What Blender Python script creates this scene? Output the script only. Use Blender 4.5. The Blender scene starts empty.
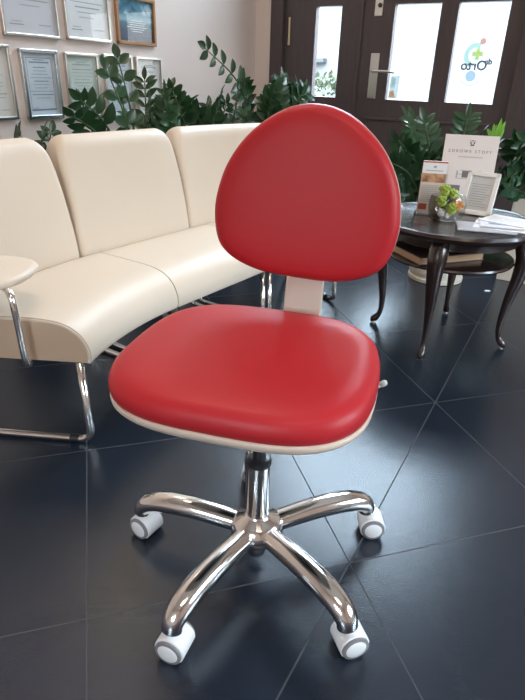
import bpy, bmesh, math, random
from mathutils import Vector, Matrix
random.seed(7)
R = math.radians
S = bpy.context.scene
COL = S.collection

# ------------------------------------------------------------------ camera
PITCH, ROLL, FPX, CAMH = R(26.319), R(-1.769), 551.99, 1.031
fwd = Vector((0, math.cos(PITCH), -math.sin(PITCH)))
up0 = Vector((0, math.sin(PITCH), math.cos(PITCH)))
rt0 = Vector((1, 0, 0))
upv = up0 * math.cos(ROLL) + rt0 * math.sin(ROLL)
rtv = rt0 * math.cos(ROLL) - up0 * math.sin(ROLL)
cam_data = bpy.data.cameras.new('camera')
cam = bpy.data.objects.new('camera', cam_data)
COL.objects.link(cam)
M3 = Matrix((rtv, upv, -fwd)).transposed()
cam.matrix_world = Matrix.Translation((0, 0, CAMH)) @ M3.to_4x4()
cam_data.sensor_fit = 'VERTICAL'
cam_data.sensor_height = 36.0
cam_data.lens = 36.0 * FPX / 700.0
cam_data.clip_start = 0.05
S.camera = cam

# ------------------------------------------------------------------ view, world, lights
S.view_settings.view_transform = 'Standard'
S.view_settings.look = 'None'
S.view_settings.gamma = 1.0
S.view_settings.use_curve_mapping = False
S.view_settings.exposure = 0.0

world = bpy.data.worlds.new('sky')
S.world = world
world.use_nodes = True
bg = world.node_tree.nodes['Background']
# hazy daylight: pale at the horizon, brighter and bluer higher up
_nt = world.node_tree
_tc = _nt.nodes.new('ShaderNodeTexCoord'); _sp = _nt.nodes.new('ShaderNodeSeparateXYZ'); _nt.links.new(_tc.outputs['Generated'], _sp.inputs[0])
_cr = _nt.nodes.new('ShaderNodeValToRGB'); _nt.links.new(_sp.outputs[2], _cr.inputs[0])
_cr.color_ramp.elements[0].position = 0.12; _cr.color_ramp.elements[0].color = (1.0, 1.0, 0.98, 1)
_cr.color_ramp.elements[1].position = 0.42; _cr.color_ramp.elements[1].color = (0.66, 0.83, 1.0, 1)
_st = _nt.nodes.new('ShaderNodeMapRange'); _nt.links.new(_sp.outputs[2], _st.inputs['Value'])
_st.inputs['From Min'].default_value = 0.12; _st.inputs['From Max'].default_value = 0.42
_st.inputs['To Min'].default_value = 5.0; _st.inputs['To Max'].default_value = 32.0
_nt.links.new(_cr.outputs[0], bg.inputs['Color']); _nt.links.new(_st.outputs[0], bg.inputs['Strength'])

# room axes: the photographed corner. dL runs along the left wall, nL points from it into the room
AX = R(-28.4)
nL = Vector((math.cos(AX), math.sin(AX), 0))      # also the direction along the door wall
dL = Vector((-math.sin(AX), math.cos(AX), 0))     # from the camera towards the door wall
LW, DW, RW, BW, CEIL = -2.5, 4.35, 3.0, -2.4, 3.75
def RM(n, d, z=0.0):                               # room point: n from left wall axis, d towards the door wall
    return nL * n + dL * d + Vector((0, 0, z))
ROOM = Matrix((nL, dL, Vector((0, 0, 1)))).transposed().to_4x4()

def area(name, loc, target, sx, sy, power, colr):
    l = bpy.data.lights.new(name, 'AREA'); l.shape = 'RECTANGLE'; l.size = sx; l.size_y = sy
    l.energy = power; l.color = colr
    o = bpy.data.objects.new(name, l); COL.objects.link(o); o.location = loc
    o.rotation_euler = (Vector(target) - Vector(loc)).to_track_quat('-Z', 'Y').to_euler()
    return o
def portal(name, n0, n1, z0, z1):
    o = area(name, RM((n0 + n1) / 2, DW + 0.14, (z0 + z1) / 2), RM((n0 + n1) / 2, 0, (z0 + z1) / 2), n1 - n0, z1 - z0, 1, (1, 1, 1))
    o.data.cycles.is_portal = True
portal('transom_portal', -2.26, -0.53, 2.15, 3.50)
portal('door_portal', -2.01, -0.63, 0.90, 1.52)
o = area('fill_portal_back', RM(0.0, BW - 0.1, 1.6), RM(0.0, 1, 1.6), 1.2, 1.0, 1, (1, 1, 1)); o.data.cycles.is_portal = True  # sky portals for the two unseen windows added to light the room
o = area('fill_portal_right', RM(RW + 0.1, 1.7, 1.7), RM(0, 1.7, 1.7), 2.4, 1.4, 1, (1, 1, 1)); o.data.cycles.is_portal = True

# added warm fill lights, unseen (their housings are built with the ceiling)
FILL_LAMPS = [(-1.3, 1.2), (0.9, -0.6)]
for k, (n_, d_) in enumerate(FILL_LAMPS):
    area('ceiling_fill', RM(n_, d_, CEIL - 0.055), RM(n_, d_, 0), 1.1, 0.5, 25, (1.0, 0.80, 0.64))

# ------------------------------------------------------------------ materials
MATS = {}
def mat(name, colr, rough=0.5, metal=0.0, spec=0.5, coat=0.0, coat_r=0.05, bump=0.0, bscale=60, var=0.0, vscale=6, sheen=0.0, stretch=None):
    if name in MATS: return MATS[name]
    m = bpy.data.materials.new(name); m.use_nodes = True
    nt = m.node_tree; b = nt.nodes['Principled BSDF']
    b.inputs['Base Color'].default_value = (*colr, 1)
    b.inputs['Roughness'].default_value = rough
    b.inputs['Metallic'].default_value = metal
    b.inputs['Specular IOR Level'].default_value = spec
    b.inputs['Coat Weight'].default_value = coat
    b.inputs['Coat Roughness'].default_value = coat_r
    b.inputs['Sheen Weight'].default_value = sheen
    tc = nt.nodes.new('ShaderNodeTexCoord')
    src = tc.outputs['Object']
    if stretch:
        mp = nt.nodes.new('ShaderNodeMapping'); mp.inputs['Scale'].default_value = stretch
        nt.links.new(src, mp.inputs['Vector']); src = mp.outputs['Vector']
    if var > 0:
        n = nt.nodes.new('ShaderNodeTexNoise'); n.inputs['Scale'].default_value = vscale; n.inputs['Detail'].default_value = 4
        nt.links.new(src, n.inputs['Vector'])
        mx = nt.nodes.new('ShaderNodeMix'); mx.data_type = 'RGBA'
        mx.inputs[6].default_value = (*[c * (1 - var) for c in colr], 1)
        mx.inputs[7].default_value = (*[min(1, c * (1 + var)) for c in colr], 1)
        nt.links.new(n.outputs['Fac'], mx.inputs[0]); nt.links.new(mx.outputs[2], b.inputs['Base Color'])
    if bump > 0:
        n2 = nt.nodes.new('ShaderNodeTexNoise'); n2.inputs['Scale'].default_value = bscale; n2.inputs['Detail'].default_value = 3
        nt.links.new(src, n2.inputs['Vector'])
        bp = nt.nodes.new('ShaderNodeBump'); bp.inputs['Strength'].default_value = bump; bp.inputs['Distance'].default_value = 0.002
        nt.links.new(n2.outputs['Fac'], bp.inputs['Height']); nt.links.new(bp.outputs['Normal'], b.inputs['Normal'])
    MATS[name] = m
    return m

def glass_mat(name, tint=(1, 1, 1), ior=1.45, boost=1.0):
    m = bpy.data.materials.new(name); m.use_nodes = True
    nt = m.node_tree; nt.nodes.remove(nt.nodes['Principled BSDF'])
    out = nt.nodes['Material Output']
    tr = nt.nodes.new('ShaderNodeBsdfTransparent'); tr.inputs['Color'].default_value = (*tint, 1)
    gl = nt.nodes.new('ShaderNodeBsdfGlossy'); gl.inputs['Roughness'].default_value = 0.02
    fr = nt.nodes.new('ShaderNodeFresnel'); fr.inputs['IOR'].default_value = ior
    mx = nt.nodes.new('ShaderNodeMixShader')
    ge = nt.nodes.new('ShaderNodeNewGeometry'); inv = nt.nodes.new('ShaderNodeMath'); inv.operation = 'SUBTRACT'; inv.inputs[0].default_value = 1.0
    mu = nt.nodes.new('ShaderNodeMath'); mu.operation = 'MULTIPLY'
    nt.links.new(ge.outputs['Backfacing'], inv.inputs[1]); nt.links.new(inv.outputs[0], mu.inputs[0]); nt.links.new(fr.outputs[0], mu.inputs[1])
    nt.links.new(mu.outputs[0], mx.inputs[0]); nt.links.new(tr.outputs[0], mx.inputs[1]); nt.links.new(gl.outputs[0], mx.inputs[2])
    nt.links.new(mx.outputs[0], out.inputs['Surface'])
    return m
def tint_mat(name, tint):
    m = bpy.data.materials.new(name); m.use_nodes = True
    nt = m.node_tree; nt.nodes.remove(nt.nodes['Principled BSDF'])
    tr = nt.nodes.new('ShaderNodeBsdfTransparent'); tr.inputs['Color'].default_value = (*tint, 1)
    nt.links.new(tr.outputs[0], nt.nodes['Material Output'].inputs['Surface'])
    return m

def floor_mat():
    m = bpy.data.materials.new('slate_tiles'); m.use_nodes = True
    nt = m.node_tree; b = nt.nodes['Principled BSDF']; N = nt.nodes; L = nt.links
    geo = N.new('ShaderNodeNewGeometry')
    mp = N.new('ShaderNodeMapping'); mp.vector_type = 'TEXTURE'
    mp.inputs['Location'].default_value = (0.223, 0.956, 0); mp.inputs['Rotation'].default_value = (0, 0, R(16.607)); mp.inputs['Scale'].default_value = (0.6, 0.6, 0.6)
    L.new(geo.outputs['Position'], mp.inputs['Vector'])
    sp = N.new('ShaderNodeSeparateXYZ'); L.new(mp.outputs['Vector'], sp.inputs[0])
    def mth(op, a, bb=None):
        n = N.new('ShaderNodeMath'); n.operation = op
        for i, v in enumerate((a, bb)):
            if v is None: continue
            if isinstance(v, (int, float)): n.inputs[i].default_value = v
            else: L.new(v, n.inputs[i])
        return n.outputs[0]
    def line(v, w):
        f = mth('FRACT', mth('ADD', v, 0.5))
        return mth('LESS_THAN', mth('ABSOLUTE', mth('SUBTRACT', f, 0.5)), w)
    u, v = sp.outputs[0], sp.outputs[1]
    g = mth('MAXIMUM', line(u, 0.0027), line(v, 0.0027))
    dg = mth('LESS_THAN', mth('ABSOLUTE', mth('SUBTRACT', u, v)), 0.0042)
    g = mth('MAXIMUM', g, dg)
    # tile-to-tile tone and mottling
    cell = N.new('ShaderNodeTexWhiteNoise'); cell.noise_dimensions = '2D'
    fl = N.new('ShaderNodeVectorMath'); fl.operation = 'FLOOR'; L.new(mp.outputs['Vector'], fl.inputs[0]); L.new(fl.outputs[0], cell.inputs['Vector'])
    no = N.new('ShaderNodeTexNoise'); no.inputs['Scale'].default_value = 5; no.inputs['Detail'].default_value = 6
    L.new(geo.outputs['Position'], no.inputs['Vector'])
    k = mth('ADD', mth('MULTIPLY', no.outputs['Fac'], 0.8), mth('MULTIPLY', cell.outputs['Value'], 0.2))
    mx = N.new('ShaderNodeMix'); mx.data_type = 'RGBA'
    mx.inputs[6].default_value = (0.007, 0.011, 0.018, 1); mx.inputs[7].default_value = (0.017, 0.024, 0.038, 1)
    L.new(k, mx.inputs[0])
    mg = N.new('ShaderNodeMix'); mg.data_type = 'RGBA'; mg.inputs[7].default_value = (0.045, 0.048, 0.053, 1)
    L.new(g, mg.inputs[0]); L.new(mx.outputs[2], mg.inputs[6]); L.new(mg.outputs[2], b.inputs['Base Color'])
    r = mth('ADD', mth('MULTIPLY', g, 0.5), 0.24); L.new(r, b.inputs['Roughness'])
    n2 = N.new('ShaderNodeTexNoise'); n2.inputs['Scale'].default_value = 330; n2.inputs['Detail'].default_value = 2
    L.new(geo.outputs['Position'], n2.inputs['Vector'])
    h = mth('SUBTRACT', mth('MULTIPLY', n2.outputs['Fac'], 0.6), mth('MULTIPLY', g, 1.0))
    bp = N.new('ShaderNodeBump'); bp.inputs['Strength'].default_value = 0.55; bp.inputs['Distance'].default_value = 0.001
    L.new(h, bp.inputs['Height']); L.new(bp.outputs['Normal'], b.inputs['Normal'])
    b.inputs['Specular IOR Level'].default_value = 0.6
    return m

m_floor = floor_mat()
m_wall = mat('plaster', (0.74, 0.640, 0.590), 0.85, bump=0.15, bscale=90, var=0.02, vscale=2)
m_ceil = mat('ceiling_paint', (0.82, 0.81, 0.79), 0.9, bump=0.1, bscale=80)
m_door = mat('dark_door_wood', (0.078, 0.060, 0.062), 0.42, spec=0.4, var=0.25, vscale=9, bump=0.15, bscale=40, stretch=(8, 8, 0.6))
m_brass = mat('aged_brass', (0.62, 0.50, 0.32), 0.3, metal=1, bump=0.05)
m_steel = mat('brushed_steel', (0.72, 0.70, 0.66), 0.3, metal=1, bump=0.05, bscale=200)
m_chrome = mat('chrome', (0.86, 0.85, 0.83), 0.13, metal=1, bump=0.01, bscale=30)
m_darkrod = mat('black_steel', (0.02, 0.02, 0.022), 0.3, spec=0.5, bump=0.03)
m_red = mat('red_leatherette', (0.46, 0.021, 0.028), 0.42, spec=0.28, bump=0.10, bscale=700, var=0.05, vscale=5)
m_shell = mat('ivory_plastic', (0.66, 0.54, 0.44), 0.38, bump=0.03, bscale=200)
m_white = mat('white_plastic', (0.84, 0.82, 0.80), 0.35, bump=0.03, bscale=200)
m_grey = mat('grey_rubber', (0.22, 0.21, 0.21), 0.6, bump=0.1, bscale=300)
m_cream = mat('cream_leatherette', (0.70, 0.605, 0.495), 0.45, spec=0.4, bump=0.08, bscale=500, var=0.03, vscale=4)
m_tan = mat('tan_leatherette', (0.56, 0.41, 0.29), 0.5, spec=0.35, bump=0.08, bscale=500, var=0.03, vscale=4)
m_pipe = mat('cream_piping', (0.52, 0.42, 0.33), 0.5, bump=0.05)
m_wood = mat('mahogany', (0.024, 0.013, 0.011), 0.25, spec=0.5, coat=0.35, coat_r=0.08, var=0.3, vscale=14, bump=0.06, bscale=50, stretch=(1, 6, 1))
m_leaf = mat('zamioculcas_leaf', (0.022, 0.070, 0.027), 0.30, spec=0.5, var=0.45, vscale=7, bump=0.05, bscale=90)
m_leafy = mat('young_leaf', (0.17, 0.42, 0.04), 0.35, var=0.2, vscale=8, bump=0.05)
m_stem = mat('plant_stem', (0.055, 0.11, 0.035), 0.45, var=0.3, bump=0.05)
m_pot = mat('dark_pot', (0.05, 0.05, 0.055), 0.55, bump=0.1)
m_potc = mat('cream_ceramic', (0.66, 0.59, 0.49), 0.5, bump=0.08, bscale=80, var=0.05)
m_soil = mat('potting_soil', (0.03, 0.02, 0.014), 0.95, bump=0.8, bscale=120, var=0.4, vscale=60)
m_paper = mat('printed_paper', (0.84, 0.84, 0.85), 0.6, bump=0.02, bscale=200, var=0.02)
m_paperb = mat('bluish_paper', (0.70, 0.76, 0.83), 0.6, bump=0.02, bscale=200, var=0.02)
m_paperg = mat('greenish_paper', (0.64, 0.72, 0.66), 0.6, bump=0.02, bscale=200, var=0.02)
m_paperp = mat('warm_white_paper', (0.80, 0.77, 0.74), 0.6, bump=0.02, bscale=200, var=0.02)
m_paperl = mat('lavender_paper', (0.70, 0.70, 0.76), 0.6, bump=0.02, bscale=200, var=0.02)
m_ink = mat('grey_ink', (0.42, 0.42, 0.44), 0.7, bump=0.02)
m_inkd = mat('dark_ink', (0.09, 0.09, 0.10), 0.7, bump=0.02)
m_inkm = mat('mid_ink', (0.17, 0.17, 0.18), 0.7, bump=0.02)
m_inkb = mat('blue_ink', (0.22, 0.32, 0.42), 0.7, bump=0.02)
m_silver = mat('silver_frame', (0.66, 0.65, 0.62), 0.28, metal=1, bump=0.05, bscale=150)
m_oak = mat('oak_frame', (0.40, 0.20, 0.085), 0.4, var=0.25, vscale=20, bump=0.1, stretch=(1, 1, 6))
m_glass = glass_mat('clear_glass', (0.97, 0.98, 0.98))
m_picglass = glass_mat('picture_glass', (0.96, 0.97, 0.97), ior=1.5)
m_whitef = mat('white_lacquer', (0.88, 0.87, 0.85), 0.3, bump=0.02)

# ------------------------------------------------------------------ mesh helpers
def link(name, bm, m, parent=None, smooth=False, loc=None, rot=None, angle=None):
    me = bpy.data.meshes.new(name)
    bmesh.ops.recalc_face_normals(bm, faces=bm.faces[:])
    bm.to_mesh(me); bm.free()
    if m is not None:
        for x in (m if isinstance(m, (list, tuple)) else [m]): me.materials.append(x)
    if smooth: me.polygons.foreach_set('use_smooth', [True] * len(me.polygons))
    if smooth and angle: me.set_sharp_from_angle(angle=R(angle))
    o = bpy.data.objects.new(name, me); COL.objects.link(o)
    if parent is not None: o.parent = parent
    if loc is not None: o.location = loc
    if rot is not None: o.rotation_euler = rot
    return o
def tag(o, label=None, cat=None, group=None, kind=None):
    if label: o['label'] = label
    if cat: o['category'] = cat
    if group: o['group'] = group
    if kind: o['kind'] = kind
    return o
def empty(name, label, cat, loc=(0, 0, 0), rz=0.0, group=None):
    o = bpy.data.objects.new(name, None); COL.objects.link(o); o.empty_display_size = 0.05
    o.location = loc; o.rotation_euler = (0, 0, rz)
    return tag(o, label, cat, group)
def copy_tree(o, parent=None):
    c = o.copy(); COL.objects.link(c)
    if parent is not None: c.parent = parent
    for ch in list(o.children): copy_tree(ch, c)
    return c
def box(bm, lo, hi, bev=0.0, mx=None, mi=0, seg=2):
    r = bmesh.ops.create_cube(bm, size=1.0)
    vs = r['verts']
    for v in vs:
        v.co = Vector([lo[i] + (v.co[i] + 0.5) * (hi[i] - lo[i]) for i in range(3)])
    fs = set(f for v in vs for f in v.link_faces)
    for f in fs: f.material_index = mi
    if bev > 0:
        es = list(set(e for v in vs for e in v.link_edges))
        res = bmesh.ops.bevel(bm, geom=es, offset=bev, segments=seg, affect='EDGES', profile=0.5)
        vs = list(set(v for f in res['faces'] for v in f.verts) | set(v for v in vs if v.is_valid))
    if mx is not None:
        bmesh.ops.transform(bm, matrix=mx, verts=vs)
    return vs
def rings(bm, rs, cap0=True, cap1=True, closed=True):
    loops = [[bm.verts.new(p) for p in r] for r in rs]
    n = len(loops[0])
    for a, b in zip(loops, loops[1:]):
        for i in range(n if closed else n - 1):
            j = (i + 1) % n
            bm.faces.new((a[i], a[j], b[j], b[i]))
    if cap0: bm.faces.new(loops[0])
    if cap1: bm.faces.new(loops[-1][::-1])
    return loops
def tube(bm, pts, rad, n=14, sx=1.0, caps=True):
    pts = [Vector(p) for p in pts]
    rad = rad if isinstance(rad, (list, tuple)) else [rad] * len(pts)
    rs = []; prev = None
    for i, p in enumerate(pts):
        t = (pts[min(i + 1, len(pts) - 1)] - pts[max(i - 1, 0)]).normalized()
        if prev is None:
            a = Vector((0, 0, 1)) if abs(t.z) < 0.9 else Vector((1, 0, 0))
            u = t.cross(a).normalized()
        else:
            u = (prev - t * prev.dot(t)).normalized()
        prev = u; w = t.cross(u)
        rs.append([p + u * (math.cos(2 * math.pi * k / n) * rad[i] * sx) + w * (math.sin(2 * math.pi * k / n) * rad[i]) for k in range(n)])
    rings(bm, rs, caps, caps)
def lathe(bm, prof, n=40, c=(0, 0, 0), mod=None):
    rs = []
    for r, z in prof:
        rs.append([Vector((c[0] + r * (mod(2 * math.pi * k / n, r) if mod else 1) * math.cos(2 * math.pi * k / n), c[1] + r * (mod(2 * math.pi * k / n, r) if mod else 1) * math.sin(2 * math.pi * k / n), c[2] + z)) for k in range(n)])
    rings(bm, rs)
def smooth_path(pts, sub=6):
    P = [Vector(p) for p in pts]; out = []
    for i in range(len(P) - 1):
        p0, p1, p2, p3 = P[max(i - 1, 0)], P[i], P[i + 1], P[min(i + 2, len(P) - 1)]
        for k in range(sub):
            t = k / sub
            out.append(0.5 * ((2 * p1) + (p2 - p0) * t + (2 * p0 - 5 * p1 + 4 * p2 - p3) * t * t + (3 * p1 - p0 - 3 * p2 + p3) * t ** 3))
    out.append(P[-1]); return out
def fillet(pts, r, n=6):
    P = [Vector(p) for p in pts]; out = [P[0]]
    for i in range(1, len(P) - 1):
        a, b, c = P[i - 1], P[i], P[i + 1]
        d1 = (a - b); d2 = (c - b); rr = min(r, d1.length * .49, d2.length * .49)
        s, e = b + d1.normalized() * rr, b + d2.normalized() * rr
        for k in range(n + 1):
            t = k / n; out.append(s * (1 - t) ** 2 + b * 2 * t * (1 - t) + e * t * t)
    out.append(P[-1]); return out
def disc(bm, c, r, n=24, ax=None, mi=0):
    vs = [bm.verts.new((c[0] + r * math.cos(2 * math.pi * k / n), c[1] + r * math.sin(2 * math.pi * k / n), c[2])) for k in range(n)]
    f = bm.faces.new(vs); f.material_index = mi
    return f

# ================================================================== SETTING
def room_mesh(name, boxes, m, kind='structure', parent=None, bev=0.0):
    bm = bmesh.new()
    for lo, hi in boxes: box(bm, lo, hi, bev)
    o = link(name, bm, m, parent)
    if parent is None: o.matrix_world = ROOM
    if kind: o['kind'] = kind
    return o
room_mesh('floor', [((LW, BW, -0.1), (RW, DW + 0.3, 0.0))], m_floor)
room_mesh('ceiling', [((LW - 0.25, BW - 0.25, CEIL), (RW + 0.25, DW + 0.3, CEIL + 0.12))], m_ceil)
room_mesh('wall_left', [((LW - 0.25, BW - 0.25, -0.1), (LW, DW + 0.3, CEIL))], m_wall)
DO0, DO1, DTOP = -2.365, -0.20, 3.55                    # door opening in the door wall
room_mesh('wall_front', [((LW, DW, -0.1), (DO0, DW + 0.3, CEIL)), ((DO1, DW, -0.1), (RW + 0.25, DW + 0.3, CEIL)), ((DO0, DW, DTOP), (DO1, DW + 0.3, CEIL))], m_wall)
# right wall and back wall, each with an unseen window added for fill light
def wall_with_window(name, axis, pos, thick, a0, a1, w0, w1, z0, z1):
    bs = []
    for lo, hi, zl, zh in ((a0, w0, -0.1, CEIL), (w1, a1, -0.1, CEIL), (w0, w1, -0.1, z0), (w0, w1, z1, CEIL)):
        if axis == 'n': bs.append(((pos, lo, zl), (pos + thick, hi, zh)))
        else: bs.append(((lo, pos - thick, zl), (hi, pos, zh)))
    return room_mesh(name, bs, m_wall)
wall_with_window('wall_right', 'n', RW, 0.25, BW - 0.25, DW, 0.5, 2.9, 1.0, 2.4)
wall_with_window('wall_back', 'd', BW, 0.25, LW, RW, -0.6, 0.6, 1.1, 2.1)
def fill_window(name, axis, pos, w0, w1, z0, z1):  # frame and pane of an unseen window added to let daylight in
    bs = []; t0, t1 = 0.02, 0.07
    n = 3
    for k in range(n + 1):
        x = w0 + (w1 - w0 - 0.07) * k / n
        bs.append((x, x + 0.07, z0, z1))
    bs += [(w0, w1, z0, z0 + 0.07), (w0, w1, z1 - 0.07, z1)]
    mk = lambda b: ((pos + t0, b[0], b[2]), (pos + t1, b[1], b[3])) if axis == 'n' else ((b[0], pos - t1, b[2]), (b[1], pos - t0, b[3]))
    fr = room_mesh(name, [mk(b) for b in bs], m_whitef)
    room_mesh('pane', [((pos + .04, w0 + .03, z0 + .03), (pos + .045, w1 - .03, z1 - .03)) if axis == 'n' else ((w0 + .03, pos - .045, z0 + .03), (w1 - .03, pos - .04, z1 - .03))], m_glass, None, fr)
fill_window('fill_window_2', 'n', RW, 0.5, 2.9, 1.0, 2.4)
fill_window('fill_window_3', 'd', BW, -0.6, 0.6, 1.1, 2.1)
room_mesh('baseboard_left', [((LW, BW, 0), (LW + 0.015, DW, 0.09))], m_floor)
room_mesh('baseboard_front', [((DO1, DW - 0.015, 0), (RW, DW, 0.09))], m_floor)

for k, (n_, d_) in enumerate(FILL_LAMPS):  # housings for the added fill lamps, out of view
    bm = bmesh.new()
    for lo, hi in (((-.6, -.6, 0), (.6, .6, .05)), ((-.6, -.6, -.03), (-.575, .6, 0)), ((.575, -.6, -.03), (.6, .6, 0)), ((-.6, -.6, -.03), (.6, -.575, 0)), ((-.6, .575, -.03), (.6, .6, 0))): box(bm, lo, hi, .003)
    o = link('fill_lamp_housing', bm, m_whitef); o.location = RM(n_, d_, CEIL - 0.05)
    tag(o, ('added unseen white square fill lamp on the ceiling above the sofa side', 'added unseen white square fill lamp on the ceiling behind the camera')[k], 'lamp')

# ---- dark wooden double door with its frame and the tall transom above
y0, y1 = DW + 0.03, DW + 0.09                            # leaf thickness
room_mesh('trim_1', [((DO0, DW - 0.012, 0), (-2.258, DW + 0.13, DTOP)), ((-0.535, DW - 0.012, 0), (DO1, DW + 0.13, DTOP)),
                     ((-2.258, DW - 0.012, 2.03), (-0.535, DW + 0.13, 2.15)), ((-2.258, DW - 0.012, DTOP - 0.06), (-0.535, DW + 0.13, DTOP))], m_door, bev=0.004)
def leaf(name, x0, x1, panes, dz):
    zb, zt = 0.905, 1.51
    xs = [x0] + [c for p in panes for c in p] + [x1]
    bs = [((x0, y0, 0.012), (x1, y1, zb)), ((x0, y0, zt), (x1, y1, 2.028))]
    for i in range(0, len(xs), 2): bs.append(((xs[i], y0, zb), (xs[i + 1], y1, zt)))
    d = room_mesh(name, bs, m_door)
    # raised mouldings of the lower and upper panel and round each pane
    bm = bmesh.new()
    def mould(a, b, z0, z1, w=0.02, t=0.012):
        for lo, hi in (((a, y0 - t, z0), (a + w, y0, z1)), ((b - w, y0 - t, z0), (b, y0, z1)), ((a, y0 - t, z0), (b, y0, z0 + w)), ((a, y0 - t, z1 - w), (b, y0, z1))): box(bm, lo, hi, 0.003)
    mould(x0 + dz, x1 - dz, 0.15, 0.78); mould(x0 + dz, x1 - dz, 1.62, 1.93)
    link('moulding', bm, m_door, d)
    for a, b in panes:
        bm = bmesh.new(); box(bm, (a - 0.004, y0 + 0.028, zb - 0.004), (b + 0.004, y0 + 0.033, zt + 0.004))
        link('glass_pane', bm, m_glass, d)
    return d
door1 = leaf('door_1', -2.256, -1.637, [(-2.002, -1.797)], 0.09)
door2 = leaf('door_2', -1.633, -0.537, [(-1.400, -1.080), (-0.965, -0.640)], 0.09)
bm = bmesh.new(); box(bm, (-1.650, y0 - 0.014, 0.02), (-1.625, y0, 2.02), 0.004)
link('cover_strip', bm, m_door, door1)
bm = bmesh.new(); box(bm, (-2.225, y0 - 0.014, 1.257), (-2.208, y0 - 0.001, 1.445), 0.004); link('brass_hinge', bm, m_brass, door1)
bm = bmesh.new(); tube(bm, [(-2.02, y0 - 0.012, 0.90), (-2.02, y0 - 0.014, 0.95)], 0.007, 10); box(bm, (-2.03, y0 - 0.01, 0.875), (-2.01, y0, 0.915), 0.003); link('bolt', bm, m_white, door1, True, angle=40)
# lock plates and lever of the right leaf
bm = bmesh.new(); box(bm, (-1.540, y0 - 0.008, 0.905), (-1.474, y0, 1.208), 0.004); link('lock_plate', bm, m_steel, door2)
bm = bmesh.new(); box(bm, (-1.546, y0 - 0.008, 1.438), (-1.488, y0, 1.575), 0.004); lathe(bm, [(0.018, 0), (0.018, 0.012), (0.012, 0.016)], 20, (-1.517, 0, 0)) if False else None
link('lock_plate', bm, m_steel, door2)
bm = bmesh.new()
tube(bm, [(-1.507, y0, 1.505), (-1.507, y0 - 0.016, 1.505)], 0.015, 20); link('lock_cylinder', bm, m_darkrod, door2, True, angle=40)
bm = bmesh.new()
tube(bm, fillet([(-1.507, y0, 1.09), (-1.507, y0 - 0.055, 1.092), (-1.40, y0 - 0.055, 1.090), (-1.335, y0 - 0.05, 1.085)], 0.02), 0.0085, 12)
tube(bm, [(-1.507, y0 - 0.004, 1.09), (-1.507, y0 - 0.014, 1.09)], 0.02, 18)
link('lever_handle', bm, m_steel, door2, True, angle=40)
# transom: 4 x 2 panes of sky
tz0, tz1, tx0, tx1 = 2.15, DTOP - 0.06, -2.258, -0.535
bars = []
cols = [tx0 + (tx1 - tx0) * k / 4 for k in range(5)]
for k in range(5): bars.append(((cols[k] - 0.03, y0, tz0), (cols[k] + 0.03, y1, tz1)))
zm = 2.80
for z in (tz0, zm, tz1): bars.append(((tx0, y0, z - 0.03), (tx1, y1, z + 0.03)))
win1 = room_mesh('window_1', bars, m_door)
for k in range(4):
    for za, zb_ in ((tz0, zm), (zm, tz1)):
        bm = bmesh.new(); box(bm, (cols[k] + 0.028, y0 + 0.028, za + 0.028), (cols[k + 1] - 0.028, y0 + 0.033, zb_ - 0.028)); link('glass_pane', bm, m_glass, win1)

# ---- sticker on the right-hand door glass, seen from behind (its writing reads mirrored)
stk = empty('window_sticker', 'pale round logo sticker with mirrored word and green cross on right-hand door pane', 'sticker')
stk.matrix_world = ROOM @ Matrix.Translation((-0.80, y0 + 0.0345, 1.13))
def flat(name, polys, m, parent, y=0.0):
    bm = bmesh.new()
    for p in polys:
        a = [bm.verts.new((q[0], y, q[1])) for q in p]; b = [bm.verts.new((q[0], y + 0.0006, q[1])) for q in p]
        n = len(p); bm.faces.new(a); bm.faces.new(b[::-1])
        for i in range(n): bm.faces.new((a[i], b[i], b[(i + 1) % n], a[(i + 1) % n]))
    return link(name, bm, m, parent)
circ = lambda cx, cz, r, n=24, a0=0, a1=360: [(cx + r * math.cos(R(a0 + (a1 - a0) * k / n)), cz + r * math.sin(R(a0 + (a1 - a0) * k / n))) for k in range(n)]
def arc_band(cx, cz, r0, r1, a0, a1, n=20):
    o = [(cx + r1 * math.cos(R(a0 + (a1 - a0) * k / n)), cz + r1 * math.sin(R(a0 + (a1 - a0) * k / n))) for k in range(n + 1)]
    i = [(cx + r0 * math.cos(R(a0 + (a1 - a0) * k / n)), cz + r0 * math.sin(R(a0 + (a1 - a0) * k / n))) for k in range(n + 1)]
    return o + i[::-1]
t_red, t_green, t_teal, t_blue, t_black, t_beige = (tint_mat('sticker_red', (.80, .56, .52)), tint_mat('sticker_green', (.74, .78, .48)), tint_mat('sticker_teal', (.68, .78, .73)),
    tint_mat('sticker_blue', (.62, .69, .74)), tint_mat('sticker_black', (.30, .30, .32)), tint_mat('sticker_beige', (.76, .71, .64)))
flat('red_dot', [circ(0.022, 0.155, 0.020)], t_red, stk)
flat('green_cross', [[(-.012, .045), (.012, .045), (.012, .068), (.035, .068), (.035, .094), (.012, .094), (.012, .117), (-.012, .117), (-.012, .094), (-.035, .094), (-.035, .068), (-.012, .068)]], t_green, stk)
flat('pale_disc', [circ(-0.005, 0.06, 0.046)], tint_mat('sticker_pale', (.90, .94, .86)), stk, 0.001)
flat('teal_ring', [arc_band(-0.010, 0.070, 0.048, 0.078, 70, 250)], t_teal, stk)
flat('blue_drop', [circ(-0.022, -0.055, 0.034)], t_blue, stk)
flat('beige_arc', [arc_band(-0.022, -0.040, 0.070, 0.076, 215, 325)], t_beige, stk)
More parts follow.
